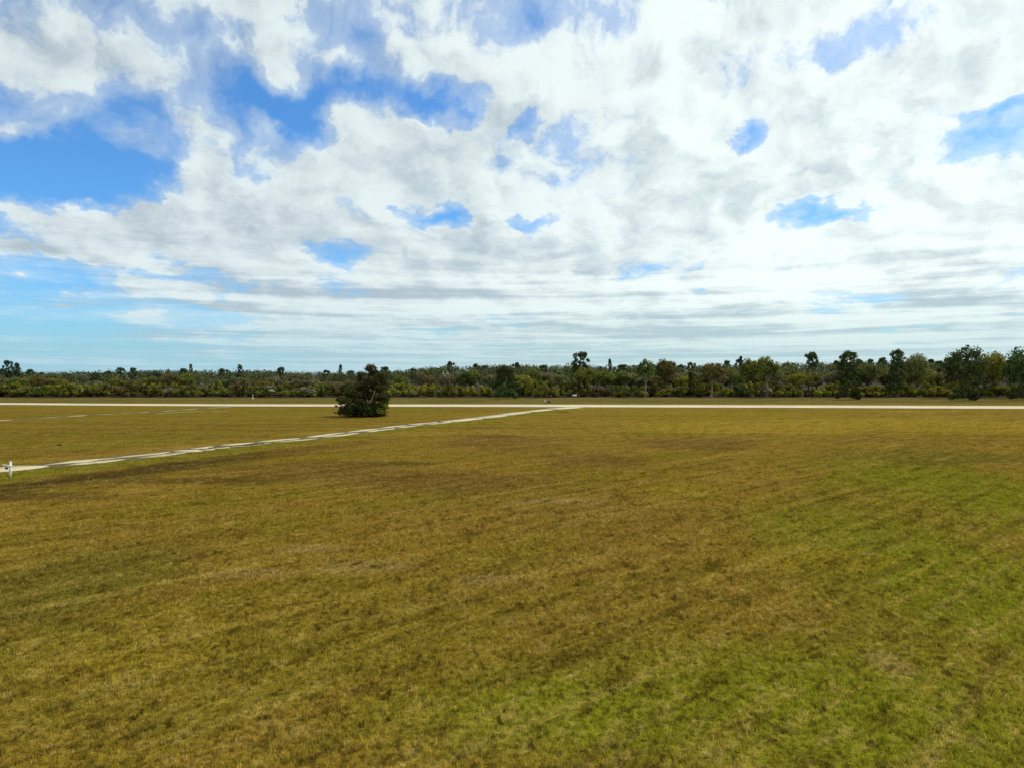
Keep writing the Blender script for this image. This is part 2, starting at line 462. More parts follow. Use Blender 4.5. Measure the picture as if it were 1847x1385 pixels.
# ------------------------------------------------------------------ ground and roads
gm = mesh_np("ground", [(-4500, -600, 0), (4500, -600, 0), (4500, 7000, 0), (-4500, 7000, 0)], np.array([[0, 1, 2, 3]]), (M["turf"],))
ground = tag(obj("ground", gm), "broad mown field of brown and olive turf", kind="structure")

def ribbon(name, up, lo, z, mat, thick=0.0):
    n = len(up)
    V = [(p.x, p.y, z) for p in up] + [(p.x, p.y, z) for p in lo]
    F = [(n + i, n + i + 1, i + 1, i) for i in range(n - 1)]
    return mesh_np(name, V, np.array(F), (mat,))
# main road: far and near edges as seen, continued beyond the frame on both sides
def road_y(px):
    xs = [-900, 0, 230, 460, 920, 1400, 1847, 2700]; ys = [724.6, 728.0, 729.6, 730.6, 731.3, 732.6, 734.4, 738.0]
    hs = [1.1, 1.5, 1.6, 1.8, 2.1, 2.2, 2.3, 2.6]
    return np.interp(px, xs, ys), np.interp(px, xs, hs)
up, lo = [], []
for px in np.linspace(-900, 2700, 73):
    yc, h_ = road_y(px); up.append(at(px, yc - h_)); lo.append(at(px, yc + h_))
road = tag(obj("road", ribbon("road", up, lo, 0.02, M["road"])), "pale straight road crossing the field before the wood", kind="structure")
up2 = [p + Vector((0, 0.9, 0)) for p in up]; lo2 = [p - Vector((0, 1.2, 0)) for p in lo]
sh = tag(obj("road_shoulder", ribbon("road_shoulder", up2, lo2, 0.012, M["soil"])), "thin brown soil verges along the pale road", kind="structure")

fx = np.linspace(-700, 700, 240); frg = random.Random(3)
fup = [Vector((x_, 1400, 0)) for x_ in fx]; flo = [Vector((x_, 252.6 + frg.uniform(-1.2, 1.2), 0)) for x_ in fx]
tag(obj("forest_floor", ribbon("forest_floor", fup, flo, 0.006, M["litter"])), "dark leaf litter under the wood", kind="structure")

# side track: worn slabs with grass between them
CL = [(-420, 899), (-150, 864), (0, 847), (80, 840.5), (180, 831), (290, 819.5), (400, 805.5), (480, 797.5), (560, 790), (640, 779.5), (720, 769.5), (800, 761), (880, 752), (940, 743.5), (1000, 737), (1045, 733.8)]
CW = [at(*p) for p in CL]
seg = [0.0]
for i in range(1, len(CW)): seg.append(seg[-1] + (CW[i] - CW[i - 1]).length)
def track_pt(s, t):
    s = max(0.0, min(seg[-1], s))
    i = max(1, min(len(seg) - 1, int(np.searchsorted(seg, s))))
    a, b = CW[i - 1], CW[i]
    f = (s - seg[i - 1]) / (seg[i] - seg[i - 1])
    p = a.lerp(b, f); d = (b - a).normalized()
    return Vector((p.x + d.y * t, p.y - d.x * t, 0))
ss_ = np.linspace(0, seg[-1], 90)
rng = random.Random(5)
upb = [track_pt(s, -2.1 + rng.uniform(-.25, .25)) for s in ss_]; lob = [track_pt(s, 2.1 + rng.uniform(-.25, .25)) for s in ss_]
side = tag(obj("side_track", ribbon("side_track", upb, lob, 0.008, M["soil"])), "broken pale side track crossing the field diagonally", kind="structure")

def slab(parent, f, s0, s1, t0, t1, z, th, mat, rg, taper=1.2, rag=0.16, name="slab"):
    """irregular worn slab in track coordinates"""
    L = s1 - s0; n = max(4, int(L / 1.3))
    top = []
    for i in range(n + 1):
        q = i / n; e = min(q, 1 - q) * L
        k_ = min(1.0, (e / taper) ** 0.5) if taper > 0 else 1
        mid_ = (t0 + t1) / 2; hw = (t1 - t0) / 2
        top.append((s0 + q * L, mid_ - hw * (0.12 + 0.88 * k_) + rg.uniform(-rag, rag)))
    bot = []
    for i in range(n, -1, -1):
        q = i / n; e = min(q, 1 - q) * L
        k_ = min(1.0, (e / taper) ** 0.5) if taper > 0 else 1
        mid_ = (t0 + t1) / 2; hw = (t1 - t0) / 2
        bot.append((s0 + q * L + rg.uniform(-.1, .1), mid_ + hw * (0.12 + 0.88 * k_) + rg.uniform(-rag, rag)))
    ring = [f(a, b) for a, b in top + bot]
    N = len(ring)
    V = [(p.x, p.y, z + th) for p in ring] + [(p.x, p.y, z - 0.004) for p in ring]
    n1_ = n + 1
    Q = [(i, i + 1, N - 2 - i, N - 1 - i)[::-1] for i in range(n)]
    Q += [((i + 1) % N, i, N + i, N + (i + 1) % N)[::-1] for i in range(N)]
    me = mesh_np(name, V, np.array(Q), (mat,))
    return obj(name, me, parent)
rg = random.Random(11)
s_junction = seg[-1] - 4
def s_of(px):     # arc length of a bearing on the track
    for i in range(1, len(CL)):
        if CL[i][0] >= px:
            f = (px - CL[i - 1][0]) / (CL[i][0] - CL[i - 1][0]); return seg[i - 1] + f * (seg[i] - seg[i - 1])
    return seg[-1]
# whole slabs in view: (px start, px end, side) ; side -1 far half, +1 near half, 0 full width
SL = [(-420, -300, 0), (-290, -120, 0), (-112, 82, 0),
      (88, 214, -1), (105, 212, 1), (216, 320, -1), (235, 318, 1), (316, 352, 0), (352, 398, -1), (347, 372, 1), (374, 402, 1), (404, 466, 1),
      (408, 470, -1), (474, 556, -1), (413, 478, 1), (486, 560, 1), (562, 632, -1), (571, 634, 1),
      (636, 690, -1), (642, 700, 1), (692, 745, -1), (704, 752, 1), (742, 800, -1), (756, 806, 1), (800, 862, 0), (858, 905, 0), (903, 950, 0), (948, 990, 0)]
for (a, b, sd) in SL:
    sa, sb = s_of(a), s_of(b)
    if sd == 0: slab(side, track_pt, sa, sb, -1.75, 1.75, 0.012, 0.03, M["slab"], rg, 1.6, name="pavement_slab")
    elif sd < 0: slab(side, track_pt, sa, sb, -1.80, -0.25, 0.012, 0.03, M["slab"], rg, 3.5, 0.26, name="pavement_slab")
    else: slab(side, track_pt, sa, sb, 0.25, 1.75, 0.012, 0.03, M["slab"], rg, 3.5, 0.26, name="pavement_slab")
slab(side, track_pt, s_of(992), s_of(1042), -2.2, 2.4, 0.008, 0.02, M["slab"], rg, 0.6, name="pavement_slab")

# older track on the left, nearly grown over
OL = [(-300, 775), (0, 758), (150, 749), (290, 741.5), (355, 737), (425, 732.5)]
OW = [at(*p) for p in OL]
oseg = [0.0]
for i in range(1, len(OW)): oseg.append(oseg[-1] + (OW[i] - OW[i - 1]).length)
def old_pt(s, t):
    s = max(0.0, min(oseg[-1], s)); i = max(1, min(len(oseg) - 1, int(np.searchsorted(oseg, s))))
    a, b = OW[i - 1], OW[i]; f = (s - oseg[i - 1]) / (oseg[i] - oseg[i - 1]); p = a.lerp(b, f); d = (b - a).normalized()
    return Vector((p.x + d.y * t, p.y - d.x * t, 0))
def os_of(px):
    for i in range(1, len(OL)):
        if OL[i][0] >= px:
            f = (px - OL[i - 1][0]) / (OL[i][0] - OL[i - 1][0]); return oseg[i - 1] + f * (oseg[i] - oseg[i - 1])
    return oseg[-1]
oss = np.linspace(0, oseg[-1], 60)
old = tag(obj("overgrown_track", ribbon("overgrown_track", [old_pt(s, -1.2 + rng.uniform(-.3, .3)) for s in oss], [old_pt(s, 1.2 + rng.uniform(-.3, .3)) for s in oss], 0.006, M["soil"])),
          "overgrown older track with few sandy strips left of the lone tree", kind="structure")
for (a, b, h_) in [(-200, -60, .9), (-30, 20, 1.1), (60, 112, .5), (116, 156, 1.2), (170, 205, .55), (208, 236, .4), (242, 268, .7), (290, 318, .7), (320, 356, .8), (372, 420, .6)]:
    slab(old, old_pt, os_of(a), os_of(b), -h_, h_, 0.008, 0.02, M["oldslab"], rg, 2.5, 0.1, name="sand_strip")
for (pa, pb) in [((270, 746), (372, 740.5)), ((380, 742), (412, 741.5))]:
    A, B = at(*pa), at(*pb); L_ = (B - A).length; D_ = (B - A).normalized()
    fn = lambda s, t, A=A, D_=D_: Vector((A.x + D_.x * s + D_.y * t, A.y + D_.y * s - D_.x * t, 0))
    slab(old, fn, 0, L_, -0.45, 0.45, 0.006, 0.018, M["oldslab"], rg, 4, 0.1, name="sand_strip")

# ------------------------------------------------------------------ grass (nobody could count it)
nr = np.random.default_rng(3)
def grass_patch(n, r, hmin, hmax, wd, seed):
    q = np.random.default_rng(seed)
    a = q.uniform(0, 2 * math.pi, n); rr = r * np.sqrt(q.uniform(0, 1, n))
    # blades gather in tufts
    cx = q.uniform(-r, r, (60, 2)); pick = q.integers(0, 60, n); tuft = q.uniform(0, 1, n) < 0.6
    x = np.where(tuft, cx[pick, 0] + q.normal(0, .035, n), rr * np.cos(a)); y = np.where(tuft, cx[pick, 1] + q.normal(0, .035, n), rr * np.sin(a))
    h = q.uniform(hmin, hmax, n) * np.where(tuft, 1.25, .85); w_ = wd * q.uniform(.6, 1.3, n)
    th = q.uniform(0, 2 * math.pi, n); lean = q.uniform(.1, .9, n) * h; la = q.uniform(0, 2 * math.pi, n)
    V = np.zeros((n, 5, 3))
    V[:, 0] = np.stack([x - w_ * np.cos(th), y - w_ * np.sin(th), np.zeros(n) - .005], 1)
    V[:, 1] = np.stack([x + w_ * np.cos(th), y + w_ * np.sin(th), np.zeros(n) - .005], 1)
    mx_, my_ = x + lean * .35 * np.cos(la), y + lean * .35 * np.sin(la)
    V[:, 2] = np.stack([mx_ + .7 * w_ * np.cos(th), my_ + .7 * w_ * np.sin(th), h * .6], 1)
    V[:, 3] = np.stack([mx_ - .7 * w_ * np.cos(th), my_ - .7 * w_ * np.sin(th), h * .6], 1)
    V[:, 4] = np.stack([x + lean * np.cos(la), y + lean * np.sin(la), h], 1)
    b = np.arange(n)[:, None] * 5
    return V.reshape(-1, 3), np.hstack([b, b + 1, b + 2, b + 3]), np.hstack([b + 3, b + 2, b + 4])
tufts = []
for i in range(6):
    V, Q, T = grass_patch(800, 0.72, 0.03, 0.085, 0.0052, 20 + i)
    me = mesh_np("grass_tuft", V, [Q, T], (M["grass"],))
    tufts.append(bpy.data.objects.new("grass_tuft", me))
tcol = bpy.data.collections.new("grass_tufts")
for o in tufts: tcol.objects.link(o)
pts = []
yy = 9.0
while yy < 118:
    stp = 0.85 if yy < 50 else 0.85 * (1 + ((yy - 50) / 34.0) ** 1.5)
    hw = yy * 0.80 + 5
    xs = np.arange(-hw, hw, stp); xs = xs + nr.uniform(-.3, .3, len(xs))
    pts.append(np.stack([xs, yy + nr.uniform(-.3, .3, len(xs)), np.zeros(len(xs))], 1)); yy += stp
pts = np.concatenate(pts)
# keep tufts off the paved slabs
def near_track(p):
    d = (p[:, 0] - TRK0.x) * TN.x + (p[:, 1] - TRK0.y) * TN.y
    return np.abs(d) < 2.6
pts = pts[~near_track(pts)]
gme = bpy.data.meshes.new("grass"); gme.vertices.add(len(pts)); gme.vertices.foreach_set("co", pts.astype(np.float32).ravel())
gme.materials.append(M["grass"]); gme.update()
grass = tag(obj("grass", gme), "short dry mown grass covering the near field", "grass", kind="stuff")
ng = bpy.data.node_groups.new("scatter_grass", "GeometryNodeTree")
ng.interface.new_socket("Geometry", in_out="INPUT", socket_type="NodeSocketGeometry")
ng.interface.new_socket("Geometry", in_out="OUTPUT", socket_type="NodeSocketGeometry")
nn = ng.nodes; L = ng.links
gi, go = nn.new("NodeGroupInput"), nn.new("NodeGroupOutput")
ci = nn.new("GeometryNodeCollectionInfo"); ci.inputs["Collection"].default_value = tcol
ci.inputs["Separate Children"].default_value = True; ci.inputs["Reset Children"].default_value = True
iop = nn.new("GeometryNodeInstanceOnPoints"); iop.inputs["Pick Instance"].default_value = True
rr = nn.new("FunctionNodeRandomValue"); rr.data_type = "FLOAT_VECTOR"
rr.inputs[0].default_value = (0, 0, 0); rr.inputs[1].default_value = (0, 0, 6.283)
rs = nn.new("FunctionNodeRandomValue"); rs.data_type = "FLOAT"
rs.inputs[2].default_value = 0.75; rs.inputs[3].default_value = 1.3
ri = nn.new("FunctionNodeRandomValue"); ri.data_type = "INT"; ri.inputs[4].default_value = 0; ri.inputs[5].default_value = 5
L.new(gi.outputs[0], iop.inputs["Points"]); L.new(ci.outputs[0], iop.inputs["Instance"])
L.new(rr.outputs[0], iop.inputs["Rotation"]); L.new(rs.outputs[1], iop.inputs["Scale"]); L.new(ri.outputs[2], iop.inputs["Instance Index"])
L.new(iop.outputs[0], go.inputs[0])
md = grass.modifiers.new("scatter", "NODES"); md.node_group = ng

# ------------------------------------------------------------------ plants: builders
def cards(q, centres, radii, n, size, squash=1.0, shell=0.45, elong=1.5, up=0.0):
    """n leaf sprays shared out over ellipsoid clumps -> verts, quads"""
    centres = np.asarray(centres, float); radii = np.asarray(radii, float)
    if radii.ndim == 1: radii = np.stack([radii, radii, radii * squash], 1)
    wts = (radii.prod(1)) ** (2 / 3); wts /= wts.sum()
    idx = q.choice(len(centres), n, p=wts)
    d = q.normal(0, 1, (n, 3)); d /= np.linalg.norm(d, axis=1)[:, None]
    r = shell + (1 - shell) * q.uniform(0, 1, n) ** 0.7
    r *= q.uniform(.85, 1.12, n)
    P = centres[idx] + d * r[:, None] * radii[idx]
    nrm = d * 0.7 + q.normal(0, .6, (n, 3)); nrm[:, 2] += up; nrm /= np.linalg.norm(nrm, axis=1)[:, None]
    a = np.cross(nrm, q.normal(0, 1, (n, 3))); a /= np.linalg.norm(a, axis=1)[:, None]; b = np.cross(nrm, a)
    s = (size * q.uniform(.5, 1.35, n))[:, None]
    bend = nrm * s * q.uniform(-.35, .35, n)[:, None]
    V = np.stack([P - a * s * elong * .5, P - b * s * .5 + bend, P + a * s * elong * .5, P + b * s * .5 + bend], 1)
    F = np.arange(n * 4).reshape(n, 4)
    return V.reshape(-1, 3), F
def clumps_in(q, shape, n, rmin, rmax):
    """n sub-clumps inside a function shape(q)->point"""
    return [shape(q) for _ in range(n)], [q.uniform(rmin, rmax) for _ in range(n)]
def ell(cx, cy, cz, rx, ry, rz):
    def f(q):
        d = q.normal(0, 1, 3); d /= np.linalg.norm(d); r = q.uniform(.35, 1) ** .5
        return (cx + d[0] * r * rx, cy + d[1] * r * ry, cz + d[2] * r * rz)
    return f

def pine_meshes(seed, crown=0.4, spread=0.22, n=1500, size=.30, sparse=False, trunks=1):
    """unit-height tree scaled on placing: built 14 m tall"""
    q = np.random.default_rng(seed); H = 14.0
    tb = MB(); cen = []; rad = []
    for t_ in range(trunks):
        ox = (t_ - (trunks - 1) / 2) * 1.6; lx = q.uniform(-.6, .6); ly = q.uniform(-.5, .5)
        top = np.array([ox + lx, ly, H * .93])
        pl = [np.array([ox + lx * f ** 1.5 + .12 * math.sin(f * 7 + seed), ly * f, H * .93 * f]) for f in np.linspace(0, 1, 9)]
        tb.tube(pl, [.26 * (1 - .78 * f) for f in np.linspace(0, 1, 9)], 7)
        nl = (16 if sparse else 26) if crown < .7 else 44
        if trunks == 2: nl = 14
        for i in range(nl):
            hh = (i + .5) / nl
            a = i * 2.4 + seed + q.uniform(-.5, .5)
            pk = .68 if crown > .7 else .45
            prof = math.sqrt(max(.05, 1 - ((hh - pk) / (1.06 - pk)) ** 2)) if hh > pk else .62 + .38 * hh / pk
            z_ = H * (1 - crown) + H * crown * .93 * hh
            ln = H * spread * prof * q.uniform(.45, 1.0) * .9
            tip = np.array([ox + lx * (z_ / H) ** 1.5 + math.cos(a) * ln, ly * z_ / H + math.sin(a) * ln, z_])
            f = max(.15, (z_ - ln * q.uniform(.3, .6)) / H / .93); f = min(f, .97)
            base = np.array([ox + lx * f ** 1.5, ly * f, H * .93 * f])
            if i % 2 == 0: tb.tube([base, (base + tip) / 2 + (0, 0, -.08 * ln), tip], [.075, .05, .02], 4)
            cen.append(tip); rad.append(q.uniform(.65, 1.15) * (.85 if sparse else 1))
        cen.append(top + (0, 0, .3)); rad.append(1.25)
        for _ in range(3): cen.append(top + q.normal(0, .9, 3) * (1, 1, .45)); rad.append(q.uniform(.7, 1.1))
    V, F = cards(q, cen, rad, int(n * 1.9), size, .8, .25, 1.6, .2)
    return tb.mesh("trunk", (M["bark"],), True), mesh_np("crown", V, F, (M["leaf"],))
def oak_meshes(seed, n=2200, size=.32, rx=4.2, H=11.0, lift=.36, pale=False):
    q = np.random.default_rng(seed); tb = MB()
    lx = q.uniform(-.5, .5)
    fork = np.array([lx, 0, H * .34])
    tb.tube([(0, 0, -.1), (lx * .5, .1, H * .17), fork], [.34, .25, .2], 7)
    cz = H * (lift + 1) / 2; rz = H * (1 - lift) / 2
    cen, rad = [], []
    for i in range(11):
        d = q.normal(0, 1, 3); d[2] = abs(d[2]) * .9 - .15; d /= np.linalg.norm(d)
        tip = np.array([lx, 0, cz - .1 * rz]) + d * (rx * .72, rx * .72, rz * .78)
        m_ = fork + (tip - fork) * .5 + q.normal(0, .3, 3)
        tb.tube([fork, m_, tip], [.13, .08, .03], 5)
        cen.append(tip); rad.append(q.uniform(.28, .42) * rx)
    c2, r2 = clumps_in(q, ell(lx, 0, cz, rx * .82, rx * .82, rz * .82), 30, .16 * rx, .32 * rx)
    V, F = cards(q, cen + c2, rad + r2, int(n * 1.5), size, .8, .35, 1.5, .25)
    V[:, 2] = np.maximum(V[:, 2], .25)
    return tb.mesh("trunk", (M["palebark"] if pale else M["bark"],), True), mesh_np("crown", V, F, (M["leaf"],))
def shrub_mesh(seed, W=8.0, H=4.6, n=2300, size=.33, low=1.25):
    q = np.random.default_rng(seed)
    c1, r1 = [], []
    for i in range(30):
        x = q.uniform(-1, 1); y = q.uniform(-1, 1) * .7; top = H * (1 - .45 * x * x - .3 * y * y) * q.uniform(.65, 1.0)
        r_ = q.uniform(.5, 1.05); z_ = q.uniform(.15, 1) ** .6 * top
        c1.append((x * W / 2 * (1 - .12 * z_ / H), y * W / 2 * .7, max(low, z_ - r_ * .5))); r1.append(r_)
    V, F = cards(q, c1, r1, n, size, .8, .4, 1.5, .25)
    V[:, 2] = np.maximum(V[:, 2], .02)
    return V, F
def bare_mesh(seed, H=9.0, dense=1.0):
    q = np.random.default_rng(seed); tb = MB()
    def grow(p, d, ln, r_, lv):
        tip = p + d * ln
        tb.tube([p, (p + tip) / 2 + q.normal(0, .04 * ln, 3), tip], [r_, r_ * .8, r_ * .55], 4 if lv < 2 else 3)
        if lv >= 4: return
        for _ in range(3 if lv < 3 else int(3 * dense + .5)):
            nd = d + q.normal(0, .42, 3); nd[2] += .15; nd /= np.linalg.norm(nd)
            grow(tip - d * ln * q.uniform(0, .35), nd, ln * q.uniform(.55, .8), max(.028, r_ * .55), lv + 1)
    grow(np.array([0, 0, -.1]), np.array([.04, 0, 1.0]), H * .36, .2, 0)
    return tb
def join_two(name, A, B, mats):
    """two vertex/face sets in one mesh with two material slots"""
    (V1, F1), (V2, F2) = A, B
    F1 = [np.asarray(f) for f in F1]; F2 = [np.asarray(f) + len(V1) for f in F2]
    V = np.concatenate([V1, V2]); mi = [0] * sum(len(f) for f in F1) + [1] * sum(len(f) for f in F2)
    return mesh_np(name, V, F1 + F2, mats, mi)

PINES = [pine_meshes(1, .42, .20), pine_meshes(2, .5, .23, 1700), pine_meshes(3, .36, .18, 1200, .3, True), pine_meshes(4, .62, .2, 1900), pine_meshes(5, .3, .22, 1100, .3, True)]
BUSHY = [pine_meshes(41, .80, .23, 2600, .30), pine_meshes(43, .86, .21, 2600, .30)]
TWIN = pine_meshes(9, .34, .17, 1700, .3, True, 2)
OAKS = [oak_meshes(11), oak_meshes(12, 2400, .32, 4.8, 11, .25), oak_meshes(13, 2000, .32, 3.8, 11, .42, True), oak_meshes(14, 2600, .33, 5.2, 11, .12)]
SHRUBS = []
LOWSHRUBS = [mesh_np('shrub', *shrub_mesh(61 + i, low=.35, n=2600), (M['leaf'],)) for i in range(3)]
for i in range(7):
    V, F = shrub_mesh(31 + i); SHRUBS.append(mesh_np("shrub", V, F, (M["leaf"],)))
BARES = [bare_mesh(51 + i, 9.0).mesh("bare_tree", (M["palebark"],)) for i in range(4)]

# colours of foliage
DK = (0.050, 0.056, 0.016); DG = (0.066, 0.098, 0.028); OL_ = (0.155, 0.155, 0.024); YG = (0.225, 0.215, 0.026)
MG = (0.130, 0.155, 0.030); GB = (0.180, 0.152, 0.074); TE = (0.060, 0.095, 0.046); BR = (0.125, 0.105, 0.030); GG = (0.165, 0.190, 0.066)
def tint(o, c, rg_, v=.12):
    k_ = 1 + rg_.uniform(-v, v)
    o.color = (c[0] * k_ * (1 + rg_.uniform(-v, v)), c[1] * k_, c[2] * k_ * (1 + rg_.uniform(-v, v)), 1)
def tree(name, pair, px, d, top_y, colour, width=None, base_w=None, label="", cat="tree", group=None, bark_=None, rg_=random.Random(1), H0=14.0, W0=7.0, rz=None, z0=0):
    x = at_y(px, d); H = z_at(top_y, d) - z0
    e = empty(name, (x, d, z0), rz if rz is not None else rg_.uniform(0, 6.28))
    sz = H / H0
    sw = sz if width is None else (width / FOC * d) / W0
    e.scale = (sw, sw, sz)
    t = obj("trunk", pair[0], e); c = obj("crown", pair[1], e)
    tint(c, colour, rg_)
    tag(e, label, cat, group)
    return e

# ------------------------------------------------------------------ the trees that stand out along the wood's edge
rt = random.Random(77)
FEAT = [  # name, mesh pair, px, distance, top y, colour, width px, H0, W0, label
 ("pine_tree", PINES[1], 15, 300, 651, TE, 22, 14, 8, "flat topped pine at the left end of the skyline, taller of the pair"),
 ("pine_tree", PINES[0], 30, 305, 655, TE, 22, 14, 8, "spreading pine beside the taller one at the left end of the skyline"),
 ("pine_tree", PINES[2], 345, 310, 657, TE, 10, 14, 7, "small pine poking above the skyline in the left third of the wood"),
 ("pine_tree", PINES[4], 432, 310, 658, TE, 14, 14, 7, "small skyline pine above the little pale marker post"),
 ("pine_tree", PINES[2], 613, 320, 658, TE, 11, 14, 7, "thin pointed pine on the skyline just left of the lone tree"),
 ("oak_tree", OAKS[1], 912, 262, 655, DK, 40, 11, 9.5, "dark rounded tree at the wood's edge between lone tree and white board"),
 ("pine_tree", PINES[1], 1047, 268, 636, DG, 40, 14, 8, "tall pine with round crown rising above the small white board"),
 ("oak_tree", OAKS[0], 1052, 262, 662, OL_, 44, 11, 8.4, "brownish green tree beneath the tall round crowned pine"),
 ("pine_tree", PINES[2], 1101, 330, 648, TE, 12, 14, 7, "tiny pine sprig on the skyline right of the round crowned pine"),
 ("oak_tree", OAKS[2], 1164, 252, 647, MG, 34, 11, 7.6, "leafy tree with pale pinkish trunk at the centre right of the wood"),
 ("oak_tree", OAKS[0], 1200, 264, 646, BR, 46, 11, 8.4, "broad domed brown green tree next to the pale trunked one"),
 ("pine_tree", BUSHY[1], 1246, 258, 671, DK, 12, 14, 7, "narrow dark columnar tree standing before the wood's middle right"),
 ("oak_tree", OAKS[2], 1283, 253, 654, BR, 46, 11, 7.6, "dark crowned tree between the columnar tree and paired green crowns"),
 ("oak_tree", OAKS[0], 1353, 268, 645, OL_, 44, 11, 8.4, "olive green crown, left one of a joined pair in the right wood"),
 ("oak_tree", OAKS[2], 1382, 252, 642, MG, 46, 11, 7.6, "green crown on a pale straight trunk, right one of a joined pair"),
 ("pine_tree", PINES[2], 1335, 330, 643, TE, 11, 14, 7, "tiny round pine top above the skyline behind the paired crowns"),
 ("pine_tree", TWIN, 1466, 262, 636, DG, 38, 14, 8.5, "pine with two tall bare trunks and thin crown"),
 ("pine_tree", BUSHY[0], 1527, 262, 634, DG, 56, 14, 8, "broad dark pine behind the dark rounded shrub"),
 ("oak_tree", OAKS[0], 1562, 270, 655, MG, 44, 11, 8.4, "mid green tree filling the gap right of the broad dark pine"),
 ("pine_tree", BUSHY[1], 1618, 254, 631, DG, 44, 14, 8, "tall pine with foliage down to its dark trunk foot near the right"),
 ("oak_tree", OAKS[1], 1650, 262, 634, GG, 46, 11, 9.5, "paler green tree growing against the tall pine near the right"),
 ("oak_tree", OAKS[3], 1740, 243, 617, DG, 76, 11, 10.4, "largest dark domed tree at the right of the wood"),
 ("oak_tree", OAKS[1], 1788, 256, 630, YG, 50, 11, 9.5, "yellow green tree between the largest dark tree and the right edge tree"),
 ("oak_tree", OAKS[3], 1846, 243, 620, DG, 80, 11, 10.4, "big dark domed tree cut by the right edge of the view"),
]
for (nm, pr, px, d, ty, colr, wpx, H0, W0, lb) in FEAT:
    tree(nm, pr, px, d, ty, colr, wpx, label=lb, rg_=rt, H0=H0, W0=W0)

# ------------------------------------------------------------------ background trees and shrubs, each one a thing
ZONES = [(-9999, 150, "at the far left of the wood"), (150, 400, "left of the pale marker post"), (400, 600, "between marker post and lone tree"),
         (600, 720, "behind the lone tree"), (720, 880, "right of the lone tree"), (880, 1030, "near the dark rounded tree"), (1030, 1150, "around the round crowned pine"),
         (1150, 1260, "around the pale trunked tree"), (1260, 1420, "around the paired green crowns"), (1420, 1500, "around the twin trunked pine"),
         (1500, 1600, "around the broad dark pine"), (1600, 1700, "around the dark footed tall pine"), (1700, 9999, "around the largest dark domed trees")]
def zone(px):
    for a, b, t in ZONES:
        if a <= px < b: return t
rb = random.Random(21)
def skyline(px):
    return float(np.interp(px, [-200, 60, 160, 300, 470, 560, 640, 720, 800, 900, 1000, 1100, 1250, 1400, 1500, 1700, 2050],
                           [667, 668, 667, 664, 664, 668, 667, 664, 656, 655, 655, 656, 656, 650, 650, 648, 646]))
# a) shrubs along the front edge
px = -110
while px < 1960:
    d = 256 + rb.uniform(-3, 8)
    left_ = px < 880
    ty = rb.uniform(684, 696) if left_ else rb.uniform(676, 698)
    x = at_y(px, d); H = z_at(ty, d)
    s = obj("shrub", rb.choice(SHRUBS)); s.location = (x, d, -.05)
    wsc = rb.uniform(.85, 1.35); s.scale = (wsc, wsc, H / 4.4); s.rotation_euler = (0, 0, rb.choice([0, math.pi]) + rb.uniform(-.4, .4))
    if left_: c = rb.choice([OL_, OL_, YG, MG, BR])
    else: c = rb.choice([OL_, MG, OL_, BR, DG, MG, YG])
    if (735 < px < 850 or px > 1400) and rb.random() < .45: c = YG
    if 715 < px < 800: c = YG
    tint(s, c, rb)
    hue = {OL_: "olive", YG: "yellow green", MG: "mid green", BR: "brownish", DK: "dark green", DG: "dark green"}[c]
    t = f"{hue} shrub in the front edge {zone(px)}"
    tag(s, t, "shrub", t.replace("shrub", "shrubs") + " row")
    px += rb.uniform(17, 27)
# b) the thicket behind: small broadleaf trees and bare grey ones
px = -120
while px < 1980:
    d = 272 + rb.uniform(-4, 26)
    sk = skyline(px)
    bare = rb.random() < .18
    ty = rb.uniform(sk + 8, sk + 22)
    z_ = zone(px)
    if bare:
        me = rb.choice(BARES); o = obj("bare_tree", me); H = z_at(ty - 3, d)
        o.location = (at_y(px, d), d, -.05); s_ = H / 10.5; o.scale = (s_ * 1.15, s_ * 1.15, s_); o.rotation_euler = (0, 0, rb.uniform(0, 6.28))
        t = f"leafless grey tree in the thicket {z_}"
        tag(o, t, "tree", t.replace("tree", "trees"))
    else:
        c = rb.choice([GB, MG, OL_, OL_, GG, YG] if px > 880 else [GB, BR, MG, OL_, GB])
        hue = {GB: "greyish brown", MG: "mid green", BR: "dull brown", OL_: "olive", GG: "grey green", YG: "yellow green"}[c]
        t = f"{hue} small tree in the thicket {z_}"
        tree("oak_tree", rb.choice(OAKS[:3]), px, d, ty, c, rb.uniform(32, 50) if px > 880 else rb.uniform(28, 42), label=t, group=t.replace("tree", "trees"), rg_=rb, H0=11, W0=8.4)
    px += rb.uniform(13, 21)
# c) taller trees that make the skyline
px = -140
while px < 2000:
    d = rb.uniform(318, 400)
    sk = skyline(px)
    r_ = rb.random()
    z_ = zone(px)
    if r_ < (.30 if px < 640 else .40):
        ty = sk + (rb.uniform(-3.0, 4) if px < 640 else rb.uniform(-5, 4))
        t = f"small dark pine on the skyline {z_}"
        tree("pine_tree", rb.choice([PINES[0], PINES[1], PINES[2], PINES[4]]), px, d, ty, rb.choice([TE, TE, DG]), rb.uniform(15, 27), label=t, group=t.replace("pine", "pines"), rg_=rb, H0=14, W0=7)
    elif r_ < .80:
        ty = sk + rb.uniform(1, 8)
        c = rb.choice([TE, GB, GG])
        hue = {TE: "blue green", GB: "greyish brown", GG: "grey green"}[c]
        t = f"{hue} rounded tree on the skyline {z_}"
        tree("oak_tree", rb.choice(OAKS), px, d, ty, c, rb.uniform(22, 34), label=t, group=t.replace("tree", "trees"), rg_=rb, H0=11, W0=8.4)
    else:
        me = rb.choice(BARES); o = obj("bare_tree", me); H = z_at(sk - rb.uniform(0, 5), d)
        o.location = (at_y(px, d), d, -.05); s_ = H / 10.5; o.scale = (s_, s_, s_); o.rotation_euler = (0, 0, rb.uniform(0, 6.28))
        t = f"leafless grey tree on the skyline {z_}"
        tag(o, t, "tree", t.replace("tree", "trees"))
    px += rb.uniform(15, 26)

